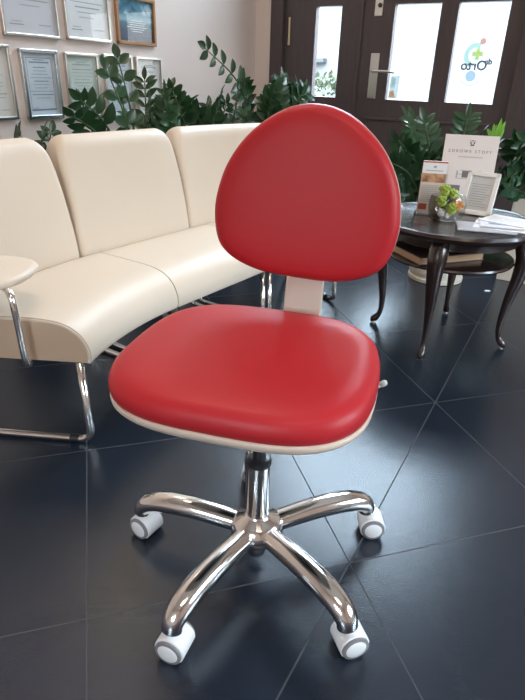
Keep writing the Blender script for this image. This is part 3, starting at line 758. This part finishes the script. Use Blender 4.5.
# corners: near-left (0.60,2.08), near-right (0.90,2.20) at shelf height
p0, p1 = Vector((0.605, 2.100)), Vector((0.895, 2.205))
ux = (p1 - p0).normalized(); uy = Vector((-ux.y, ux.x)); wid = (p1 - p0).length; dep = 0.24
alb.location = (*(p0 + ux * wid / 2 + uy * dep / 2), 0.3825); alb.rotation_euler = (0, 0, math.atan2(ux.y, ux.x))
bm = bmesh.new(); box(bm, (-wid / 2 + .004, -dep / 2 + .004, 0.003), (wid / 2 - .004, dep / 2 - .004, 0.029)); link('pages', bm, mat('tan_page_block', (0.50, 0.33, 0.20), 0.7, bump=0.4, bscale=40, stretch=(1, 1, 30)), alb)
bm = bmesh.new(); box(bm, (-wid / 2, -dep / 2, 0.029), (wid / 2, dep / 2, 0.033), 0.001); box(bm, (-wid / 2, -dep / 2, 0), (wid / 2, dep / 2, 0.003), 0.001); link('cover', bm, mat('brown_cover', (0.075, 0.045, 0.045), 0.5, bump=0.1, bscale=200), alb)

# ---- things on the table top
# leaflet holder with leaflets
def facing(loc, az):      # thing whose local -y faces azimuth az
    return loc, R(az) + math.pi / 2
TT = TZ + 0.0002
lh = empty('leaflet_holder', 'clear acrylic leaflet holder with beige leaflets beside the glass bowl', 'leaflet holder', (0.688, 2.384, TT), R(-12)); lh.scale = (.95, 1, 1.10)
m_acr = glass_mat('acrylic', (0.96, 0.97, 0.97), ior=1.35)
bm = bmesh.new(); box(bm, (-.058, -.045, 0), (.058, .035, .003)); box(bm, (-.058, -.022, .003), (.058, -.019, .11)); box(bm, (-.058, .010, .003), (.058, .013, .19)); box(bm, (-.058, -.019, .003), (-.055, .010, .15)); box(bm, (.055, -.019, .003), (.058, .010, .15)); link('acrylic_stand', bm, m_acr, lh)
bm = bmesh.new(); box(bm, (-.051, -.012, .004), (.051, .006, .195), .0006); lf = link('leaflet', bm, mat('beige_leaflet', (0.72, 0.60, 0.52), 0.55, bump=0.02), lh)
yq = -.0124
def plate(name, x0, x1, z0, z1, m, parent=lf, y=yq, t=.0006):
    bm = bmesh.new(); box(bm, (x0, y - t, z0), (x1, y, z1)); return link(name, bm, m, parent)
plate('red_strip', -.051, .051, .190, .1955, mat('brick_red_print', (0.45, 0.10, 0.06), 0.5, bump=0.02))
plate('red_block', -.048, -.012, .018, .040, MATS['brick_red_print'])
def photo_mat():
    m = bpy.data.materials.new('warm_photo'); m.use_nodes = True; nt = m.node_tree
    no = nt.nodes.new('ShaderNodeTexNoise'); no.inputs['Scale'].default_value = 38; no.inputs['Detail'].default_value = 3
    tc = nt.nodes.new('ShaderNodeTexCoord'); nt.links.new(tc.outputs['Object'], no.inputs['Vector'])
    cr = nt.nodes.new('ShaderNodeValToRGB'); e = cr.color_ramp.elements; e[0].position = .35; e[0].color = (.16, .06, .03, 1); e[1].position = .65; e[1].color = (.62, .36, .20, 1)
    nt.links.new(no.outputs['Fac'], cr.inputs[0]); nt.links.new(cr.outputs[0], nt.nodes['Principled BSDF'].inputs['Base Color'])
    return m
plate('photo_print', -.051, .051, .120, .152, photo_mat())
plate('header_band', -.051, .051, .152, .190, m_paper)
bm = bmesh.new(); box(bm, (-.006, -.0138, .172), (.006, -.013, .180)); box(bm, (-.035, -.0138, .161), (.035, -.013, .164))
for k in range(9): box(bm, (-.042, -.0134, .108 - .0075 * k), (.042 - .01 * (k % 3), -.0125, .1098 - .0075 * k))
link('printed_lines', bm, m_ink, lf)
# advertising board
bd = empty('display_board', 'white advertising board with crest and two-word title standing at table back', 'sign', (0.880, 2.545, TT + .001), R(-14))
tl = Matrix.Rotation(R(-10), 4, 'X')
def tilted(fn, name, m, parent, ang=None):
    bm = bmesh.new(); fn(bm); bmesh.ops.transform(bm, matrix=tl, verts=bm.verts[:]); return link(name, bm, m, parent)
BWD, BHT = 0.228, 0.305
board = tilted(lambda bm: box(bm, (-BWD / 2, 0, 0), (BWD / 2, .004, BHT), .0006), 'board', mat('board_card', (0.76, 0.70, 0.68), 0.5, bump=0.02), bd)
tilted(lambda bm: box(bm, (-.05, .004, .02), (.05, .006, .22)), 'strut', m_paper, bd)
tx = Matrix.Rotation(R(-10), 4, 'X') @ Matrix.Rotation(R(90), 4, 'X')
def btext(body, size, x, z, m=m_inkd, sp=1.0):
    o = text('lettering', body, size, m, bd, (0, 0, 0), sp=sp)
    o.matrix_local = tl @ Matrix.Translation((x, -0.0006, z)) @ Matrix.Rotation(R(90), 4, 'X'); return o
btext('ZDROWE STOPY', 0.0168, -0.002, BHT - 0.068, MATS['mid_ink'], 1.6)
def crest(bm):
    for s in (-1, 1):
        for k, (x, z, w, h) in enumerate(((.004, -.006, .007, .006), (.007, .003, .006, .007), (.003, .012, .004, .004), (.010, .011, .003, .004))):
            box(bm, (s * x - w / 2 + .004, -.0010, BHT - .035 + z - h / 2), (s * x + w / 2 + .004, -.0002, BHT - .035 + z + h / 2))
tilted(crest, 'crest', m_inkd, bd)
def sub(bm):
    for k in range(13): box(bm, (-.046 + k * .008, -.0010, BHT - .094), (-.0415 + k * .008, -.0002, BHT - .0885))
tilted(sub, 'printed_line', m_ink, bd)
tilted(lambda bm: box(bm, (-.020, -.0010, BHT - .178), (.052, -.0002, BHT - .150)), 'printed_device', mat('dark_grey_print', (0.17, 0.16, 0.16), 0.6, bump=0.02), bd)
def dev(bm):
    for x0, x1, z0, z1 in ((-.045, .080, .184, .181), (-.045, -.038, .18, .150), (.072, .080, .18, .156), (-.038, -.02, .166, .163), (.052, .072, .168, .165), (-.03, .06, .149, .1465)):
        box(bm, (x0, -.0010, BHT - z0), (x1, -.0002, BHT - z1))
tilted(dev, 'printed_outline', m_ink, bd)
tilted(lambda bm: box(bm, (-.112, -.0010, BHT - .262), (-.020, -.0002, BHT - .212)), 'printed_panel', MATS['dark_grey_print'], bd)
# white photo frame
pf = empty('photo_frame', 'white picture frame with typed text leaning beside the papers', 'picture frame', (0.880, 2.374, TT + .004), R(-36))
tl2 = Matrix.Rotation(R(-15), 4, 'X')
FW, FH = 0.134, 0.176
def tilt2(fn, name, m, parent):
    bm = bmesh.new(); fn(bm); bmesh.ops.transform(bm, matrix=tl2, verts=bm.verts[:]); return link(name, bm, m, parent)
def fr(bm):
    w = .018
    for lo, hi in (((-FW / 2, 0, 0), (FW / 2, .014, w)), ((-FW / 2, 0, FH - w), (FW / 2, .014, FH)), ((-FW / 2, 0, 0), (-FW / 2 + w, .014, FH)), ((FW / 2 - w, 0, 0), (FW / 2, .014, FH))): box(bm, lo, hi, .002)
tilt2(fr, 'frame', m_whitef, pf)
tilt2(lambda bm: box(bm, (-FW / 2 + .015, .008, .015), (FW / 2 - .015, .012, FH - .015)), 'print', m_paper, pf)
def ln(bm):
    for k in range(10): box(bm, (-.040, .0072, .125 - .010 * k), (.040 - .006 * (k % 4), .008, .1268 - .010 * k))
tilt2(ln, 'printed_lines', m_ink, pf)
tilt2(lambda bm: box(bm, (-FW / 2 + .016, .0045, .016), (FW / 2 - .016, .006, FH - .016)), 'glass_pane', m_picglass, pf)
tilt2(lambda bm: box(bm, (-.02, .014, .0), (.02, .017, .14)), 'strut', m_inkd, pf)
# glass bowl of artificial succulents
bw = empty('glass_bowl', 'clear glass bowl holding green and orange decorations on the table', 'bowl', (0.726, 2.262, TT)); bw.scale = (1.28, 1.28, 1.22)
m_bowl = glass_mat('bowl_glass', (0.95, 0.97, 0.97), ior=1.45)
bm = bmesh.new()
lathe(bm, [(0.01, 0.0), (0.038, 0.0), (0.047, 0.006), (0.056, 0.03), (0.058, 0.055), (0.054, 0.078), (0.052, 0.083), (0.050, 0.082), (0.052, 0.076), (0.0555, 0.055), (0.0535, 0.031), (0.044, 0.009), (0.036, 0.005), (0.008, 0.005)], 40)
link('bowl', bm, m_bowl, bw, True, angle=60)
def rosette(name, c, r, m, n=18, seed=0, fl=1.0):
    rnd = random.Random(seed); bm = bmesh.new()
    bmesh.ops.create_icosphere(bm, subdivisions=2, radius=r * 0.55)
    for k in range(n):
        a = k * 2.4; e = 0.15 + 1.2 * k / n
        d = Vector((math.cos(a) * math.cos(e), math.sin(a) * math.cos(e), math.sin(e) * fl)).normalized(); s = d.cross(Vector((0, 0, 1))).normalized(); u = s.cross(d)
        b0 = d * r * .3; t = d * r; mdd = d * r * .72
        v = [bm.verts.new(p) for p in (b0, mdd + s * r * .3 + u * r * .05, t + u * r * .12, mdd - s * r * .3 + u * r * .05, mdd - u * r * .14)]
        for f in ((0, 1, 4), (1, 2, 4), (2, 3, 4), (3, 0, 4), (0, 3, 2), (0, 2, 1)): bm.faces.new([v[i] for i in f])
    o = link(name, bm, m, None, True, loc=Vector((0.726, 2.262, TT)) + Vector((c[0] * 0.98, c[1] * 1.0, c[2] * 1.15 + .006))); o.scale = (1.5, 1.5, 1.45); o['category'] = 'decoration'; o['group'] = 'decorations in the glass bowl'
    return o
m_su = mat('lime_succulent', (0.36, 0.46, 0.07), 0.5, var=0.25, vscale=40, bump=0.05); m_su2 = mat('deep_green_succulent', (0.03, 0.09, 0.05), 0.45, var=0.3, vscale=40, bump=0.05)
m_or = mat('orange_bloom', (0.72, 0.24, 0.05), 0.5, var=0.2, vscale=40, bump=0.05); m_pw = mat('white_pebble', (0.74, 0.70, 0.70), 0.5, var=0.1, vscale=40, bump=0.1); m_bl = mat('navy_berry', (0.02, 0.035, 0.07), 0.3, bump=0.05)
for k, (c, r, m, lab, nm) in enumerate([((-.022, -.01, .096), .022, m_su, 'topmost lime rosette at left of the glass bowl', 'succulent_rosette'), ((-.030, -.020, .060), .022, m_su, 'lime rosette low against left side of the glass bowl', 'succulent_rosette'),
        ((.010, -.030, .036), .024, m_su, 'lime rosette at lower front centre of the glass bowl', 'succulent_rosette'), ((.014, .004, .082), .020, m_su, 'lime rosette behind centre near the bowl rim', 'succulent_rosette'),
        ((.034, -.018, .044), .023, m_or, 'orange flower at right inside the glass bowl', 'orange_flower'), ((-.006, -.014, .062), .016, m_bl, 'dark blue berry cluster in middle of the glass bowl', 'berry_cluster'),
        ((-.028, -.024, .024), .018, m_pw, 'white pebble at lower left of the glass bowl', 'pebble'), ((.0, .018, .045), .022, m_su2, 'dark green rosette at back of the glass bowl', 'succulent_rosette'), ((.032, .012, .074), .020, mat('pale_green_leaf', (.5, .58, .38), .5, var=.2, bump=.05), 'pale green sprig at right rim of the glass bowl', 'succulent_rosette'), ((-.006, -.034, .016), .013, m_pw, 'white pebble at bottom front of the glass bowl', 'pebble')]):
    o = rosette(nm, c, r, m, 10 if 'pebble' in nm else 18, k); o['label'] = lab
# fan of loose papers
rnd = random.Random(5)
specs = [(0.862, 2.212, 16, 'lowest grey printed leaflet of the paper fan, nearest the table front', mat('grey_print_paper', (0.42, 0.41, 0.44), 0.5, bump=0.02, var=0.25, vscale=18)),
         (0.935, 2.225, 6, 'white leaflet second from the bottom of the paper fan', m_paper), (0.965, 2.26, -6, 'white leaflet in the middle of the paper fan', m_paper),
         (0.955, 2.235, 14, 'leaflet with blue-grey print across it in the paper fan', m_paperl), (0.985, 2.275, -14, 'uppermost white leaflet of the paper fan beside white frame', m_paper)]
for k, (x, y, a, lab, m) in enumerate(specs):
    o = empty('leaflet', lab, 'leaflet', (x - .016, y - .075, TT + 0.0045 + 0.0032 * k), R(a - 30), 'fanned leaflets on the table')
    bm = bmesh.new(); w, d = 0.105, 0.075
    for i in range(3): box(bm, (-w + .002 * i, -d + .001 * i, .001 * i), (w + .002 * i, d + .001 * i, .001 * i + .0009))
    link('sheet', bm, m, o)
    bm = bmesh.new()
    if k in (3,): box(bm, (-.07, -.03, .0030), (.075, .0, .0032))
    else:
        for i in range(5): box(bm, (-.08, -.045 + .018 * i, .0030), (.03 + .03 * (i % 2), -.0425 + .018 * i, .0031))
    link('printed_lines', bm, m_inkb if k == 3 else m_ink, o)

# ================================================================== PLANTS
def leaflet(bm, base, dirv, upn, ln, wd, mi=0, curl=0.15):
    d = dirv.normalized(); s = d.cross(upn)
    if s.length < 1e-4: s = d.cross(Vector((1, 0, 0)))
    s.normalize(); n = s.cross(d)
    cs, ls, rs = [], [], []
    for t, w in ((0, .10), (.18, .72), (.42, 1.0), (.66, .86), (.86, .46), (1, .02)):
        c = base + d * (ln * t) - n * (curl * ln * t * t)
        cs.append(bm.verts.new(c - n * (0.0)))
        ls.append(bm.verts.new(c + s * (wd * .5 * w) + n * (wd * .16 * w))); rs.append(bm.verts.new(c - s * (wd * .5 * w) + n * (wd * .16 * w)))
    for i in range(5):
        for a, b in ((ls, cs), (cs, rs)):
            f = bm.faces.new((a[i], a[i + 1], b[i + 1], b[i])); f.smooth = True; f.material_index = mi
def zz_stem(bl, bs, base, tip, bow, pairs, ll, lw, rnd, start=0.25, curlup=0.0):
    base, tip = Vector(base), Vector(tip)
    ax = tip - base; L = ax.length
    mid = base + ax * .55 + Vector(bow)
    P = smooth_path([base, mid, tip], 10)
    n = len(P)
    tube(bs, P, [0.0085 - 0.006 * (k / (n - 1)) for k in range(n)], 7)
    side = rnd.uniform(0, math.pi)
    for k in range(pairs):
        t = start + (1 - start) * (k + .5) / pairs
        i = min(n - 2, int(t * (n - 1))); p = P[i].lerp(P[i + 1], t * (n - 1) - i); tg = (P[i + 1] - P[i]).normalized()
        u = tg.cross(Vector((math.cos(side), math.sin(side), 0.15))).normalized(); w = tg.cross(u)
        sz = (0.75 + 0.5 * math.sin(math.pi * (0.15 + 0.8 * t))) * rnd.uniform(.85, 1.1)
        for sg in (1, -1):
            dv = (u * sg * 0.9 + tg * rnd.uniform(.45, .8) + w * rnd.uniform(-.25, .25)).normalized()
            leaflet(bl, p + u * sg * .004, dv, (w + tg * .3).normalized(), ll * sz * .8, lw * sz * .8, 0, rnd.uniform(.05, .25))
    leaflet(bl, P[-1], (P[-1] - P[-2]), tg.cross(u), ll * .75, lw * .7)
def zz_plant(name, label, cat, base, stems, pot='round', potm=m_pot, pr=0.15, ph=0.45, group=None, seed=0, leafm=m_leaf, extra=None, lwid=1.0):
    rnd = random.Random(seed)
    o = empty(name, label, cat, base, group=group)
    bm = bmesh.new()
    if pot == 'square': 
        for lo, hi in (((-pr, -pr, 0), (pr, pr, .03)), ((-pr, -pr, .03), (pr, -pr + .02, ph)), ((-pr, pr - .02, .03), (pr, pr, ph)), ((-pr, -pr + .02, .03), (-pr + .02, pr - .02, ph)), ((pr - .02, -pr + .02, .03), (pr, pr - .02, ph))): box(bm, lo, hi, .004)
        bmesh.ops.rotate(bm, verts=bm.verts[:], cent=(0, 0, 0), matrix=Matrix.Rotation(AX, 3, 'Z'))
    elif pot == 'banded':
        lathe(bm, [(pr * .9, 0), (pr, .004), (pr, .022), (pr * .94, .027), (pr * .94, .045), (pr * .98, .05), (pr * .98, .075), (pr * .93, .08), (pr * .97, ph * .8), (pr * 1.0, ph - .02), (pr, ph), (pr * .9, ph), (pr * .88, ph - .05), (.02, ph - .05)], 40)
    else: lathe(bm, [(pr * .72, 0), (pr * .75, .004), (pr, ph - .03), (pr * 1.04, ph - .03), (pr * 1.04, ph), (pr * .93, ph), (pr * .90, ph - .04), (.02, ph - .04)], 36)
    link('pot', bm, potm, o, pot != 'square', angle=35)
    bm = bmesh.new(); lathe(bm, [(0.01, ph - .030), (pr * .89, ph - .033), (pr * .89, ph - .038), (0.01, ph - .038)], 24); link('soil', bm, m_soil, o)
    bl, bs = bmesh.new(), bmesh.new()
    for tip, bow, pairs, ll, lw in stems:
        tp = Vector(tip) - Vector(base)
        a = math.atan2(tp.y, tp.x); rr_ = min(pr * .55, Vector((tp.x, tp.y)).length * .3)
        b = Vector((math.cos(a) * rr_ + rnd.uniform(-.02, .02), math.sin(a) * rr_ + rnd.uniform(-.02, .02), ph - .04))
        zz_stem(bl, bs, b, tp, bow, pairs, ll, lw * lwid, rnd)
    link('stems', bs, m_stem, o, True); link('foliage', bl, leafm, o, False)
    return o
def Lp(d, z, n=-2.05): return RM(n, d, z)
def scatter(rnd, n, d0, d1, z0, z1, n0, n1, ll=.10, lw=.055, bow=.05):
    out = []
    for _ in range(n):
        out.append((Lp(rnd.uniform(d0, d1), rnd.uniform(z0, z1), rnd.uniform(n0, n1)), (rnd.uniform(-bow, bow), rnd.uniform(-bow, bow), rnd.uniform(.0, .08)), rnd.randint(6, 8), ll * rnd.uniform(.85, 1.15), lw * rnd.uniform(.85, 1.1)))
    return out
GP = 'potted plants behind the sofa'
r1 = random.Random(11)
zz_plant('potted_plant', 'tall zamioculcas plant rising in front of the lower certificates', 'plant', Lp(2.42, 0, -2.05),
    [(Lp(2.20, 1.09, -2.0), (0.03, -0.05, .05), 5, .085, .058), (Lp(2.12, 1.04, -2.0), (0.03, -0.05, .05), 4, .085, .065), (Lp(1.92, .92, -1.98), (0, 0, .10), 6, .10, .055), (Lp(1.84, .86, -1.95), (0, 0, .08), 5, .09, .055), (Lp(2.50, 1.00, -2.1), (0, 0, .05), 8, .09, .04), (Lp(2.66, .96, -2.05), (0, 0, .06), 8, .09, .045),
     (Lp(2.30, .98, -2.1), (0, 0, .05), 7, .085, .035), (Lp(2.40, .95, -1.9), (0, 0, .05), 7, .08, .03)] + scatter(r1, 6, 2.05, 2.75, .82, .93, -2.15, -1.85), seed=21, group=GP, ph=.42, pr=.14)
r2 = random.Random(12)
zz_plant('potted_plant', 'zamioculcas plant with dense dark leaves in the sofa corner, middle of the three', 'plant', Lp(2.98, 0, -2.0),
    scatter(r2, 13, 2.62, 3.35, .80, .98, -2.2, -1.8), seed=22, group=GP, ph=.42, pr=.15)
r3 = random.Random(13)
zz_plant('potted_plant', 'zamioculcas plant with one tall curved frond, nearest the door frame', 'plant', Lp(3.50, 0, -1.95),
    [(Lp(2.80, 1.16, -1.92), (0.06, 0.20, .12), 8, .10, .06), (Lp(3.62, .96, -1.8), (0, 0, .08), 8, .13, .085), (Lp(3.42, .95, -1.8), (0, 0, .08), 8, .12, .08), (Lp(3.30, .92, -1.78), (0, 0, .08), 8, .12, .07), (Lp(3.92, .93, -1.85), (0, 0, .12), 8, .14, .085), (Lp(3.78, .98, -1.95), (0, 0, .10), 8, .14, .09), (Lp(3.55, .99, -1.85), (0, 0, .06), 8, .14, .08), (Lp(3.66, .93, -1.75), (0, 0, .08), 7, .14, .09), (Lp(3.35, 1.0, -2.0), (0, 0, .06), 8, .11, .06), (Lp(3.98, .86, -1.9), (0, 0, .14), 8, .11, .06)] + scatter(r3, 8, 3.15, 3.95, .80, .95, -2.15, -1.7), seed=23, group=GP, ph=.42, pr=.15)
r4 = random.Random(14)
zz_plant('potted_plant', 'small plant whose leaf tips just show over the near sofa backrest', 'plant', Lp(1.62, 0, -2.1),
    [(Lp(1.60, .80, -2.0), (0, 0, .05), 6, .07, .05), (Lp(1.72, .80, -2.0), (0, 0, .05), 6, .07, .045), (Lp(1.80, .79, -2.05), (0, 0, .05), 6, .07, .045), (Lp(1.5, .79, -2.05), (0, 0, .05), 6, .07, .045)], seed=24, group=GP, ph=.40, pr=.13)
# plants between the table and the door
def scat2(rnd, n, x0, x1, y0_, y1_, z0, z1, ll=.10, lw=.05):
    return [((rnd.uniform(x0, x1), rnd.uniform(y0_, y1_), rnd.uniform(z0, z1)), (rnd.uniform(-.05, .05), rnd.uniform(-.05, .05), rnd.uniform(0, .08)), rnd.randint(7, 9), ll * rnd.uniform(.85, 1.15), lw * rnd.uniform(.85, 1.1)) for _ in range(n)]
GD = 'potted plants by the door'
r5 = random.Random(15)
pl1 = zz_plant('potted_plant', 'bushy dark zamioculcas in round cream pot behind the table', 'plant', (1.00, 3.12, 0),
    scat2(r5, 30, .66, 1.32, 2.95, 3.35, .42, .84) + scat2(r5, 8, .58, .85, 2.98, 3.2, .45, .80) + [((.70, 3.05, .86), (0, 0, .06), 8, .10, .055), ((.80, 3.1, .85), (0, 0, .06), 8, .10, .05), ((.66, 3.0, .76), (0, 0, .08), 8, .10, .05), ((.62, 2.95, .66), (0, 0, .08), 8, .10, .05), ((1.02, 3.1, .87), (0, 0, .06), 9, .10, .045)], 'banded', m_potc, .155, .33, GD, 25)
r6 = random.Random(16)
pl2 = zz_plant('potted_plant', 'zamioculcas in tall square cream planter at the right photo edge', 'plant', (1.62, 3.20, 0),
    scat2(r6, 12, 1.22, 1.75, 2.95, 3.30, .55, .80) + [((1.30, 3.0, .78), (0, 0, .08), 9, .11, .06), ((1.36, 3.0, .68), (0, 0, .10), 9, .11, .06), ((1.25, 2.98, .60), (0, 0, .1), 9, .11, .06)], 'square', m_potc, .19, .47, GD, 26)
# bright young shoot
bl, bs = bmesh.new(), bmesh.new(); rr6 = random.Random(4)
tube(bs, smooth_path([(0.06, -.06, .28), (0.10, -.14, .6), (.12, -.19, .80)], 6), .006, 7); sh = link('young_stem', bs, m_stem, pl1, True)
for k, (dx, dz, l_) in enumerate(((-.3, 1, .085), (.35, 1, .10), (.05, 1, .11), (.6, .7, .08), (-.6, .8, .075), (.2, 1, .09), (-.15, 1, .08))):
    leaflet(bl, Vector((.12, -.19, .775)), Vector((dx, rr6.uniform(-.3, .3), dz)), Vector((rr6.uniform(-.4, .4), -1, .2)), l_, .024)
link('young_leaves', bl, m_leafy, sh)['label'] = 'bright lime green young leaves'

# street shrub: crown of leaves outside
rs_ = random.Random(9); bl, bs = bmesh.new(), bmesh.new()
tube(bs, [(0, 0, 0), (0.02, 0, .5), (0, 0, 1.0)], [.03, .025, .01], 8)
for k in range(260):
    a, e, q = rs_.uniform(0, 6.283), rs_.uniform(-.8, 1.4), rs_.uniform(.4, 1)
    d = Vector((math.cos(a) * math.cos(e), math.sin(a) * math.cos(e), math.sin(e)))
    leaflet(bl, Vector((0, 0, .75)) + d * .42 * q, (d + Vector((rs_.uniform(-.6, .6), rs_.uniform(-.6, .6), rs_.uniform(-.6, .6)))), Vector((rs_.uniform(-1, 1), rs_.uniform(-1, 1), 1)).normalized(), .14, .08)
link('trunk', bs, m_stem, shb, True); link('foliage', bl, mat('pale_shrub_leaf', (0.060, 0.070, 0.038), 0.6, var=0.3, bump=.05), shb)
# tiny scrap of paper on the tiles
bm = bmesh.new(); p = [(-.016, -.006), (.004, -.010), (.018, -.002), (.010, .008), (-.010, .007)]
rings(bm, [[Vector((x, y, z)) for x, y in p] for z in (0.0, 0.003)])
o = link('paper_scrap', bm, m_paper, None, loc=(0, 0, 0)); tag(o, 'tiny white paper scrap on the floor tiles under the table', 'scrap')
o.location = (1.236, 2.91, 0.0)
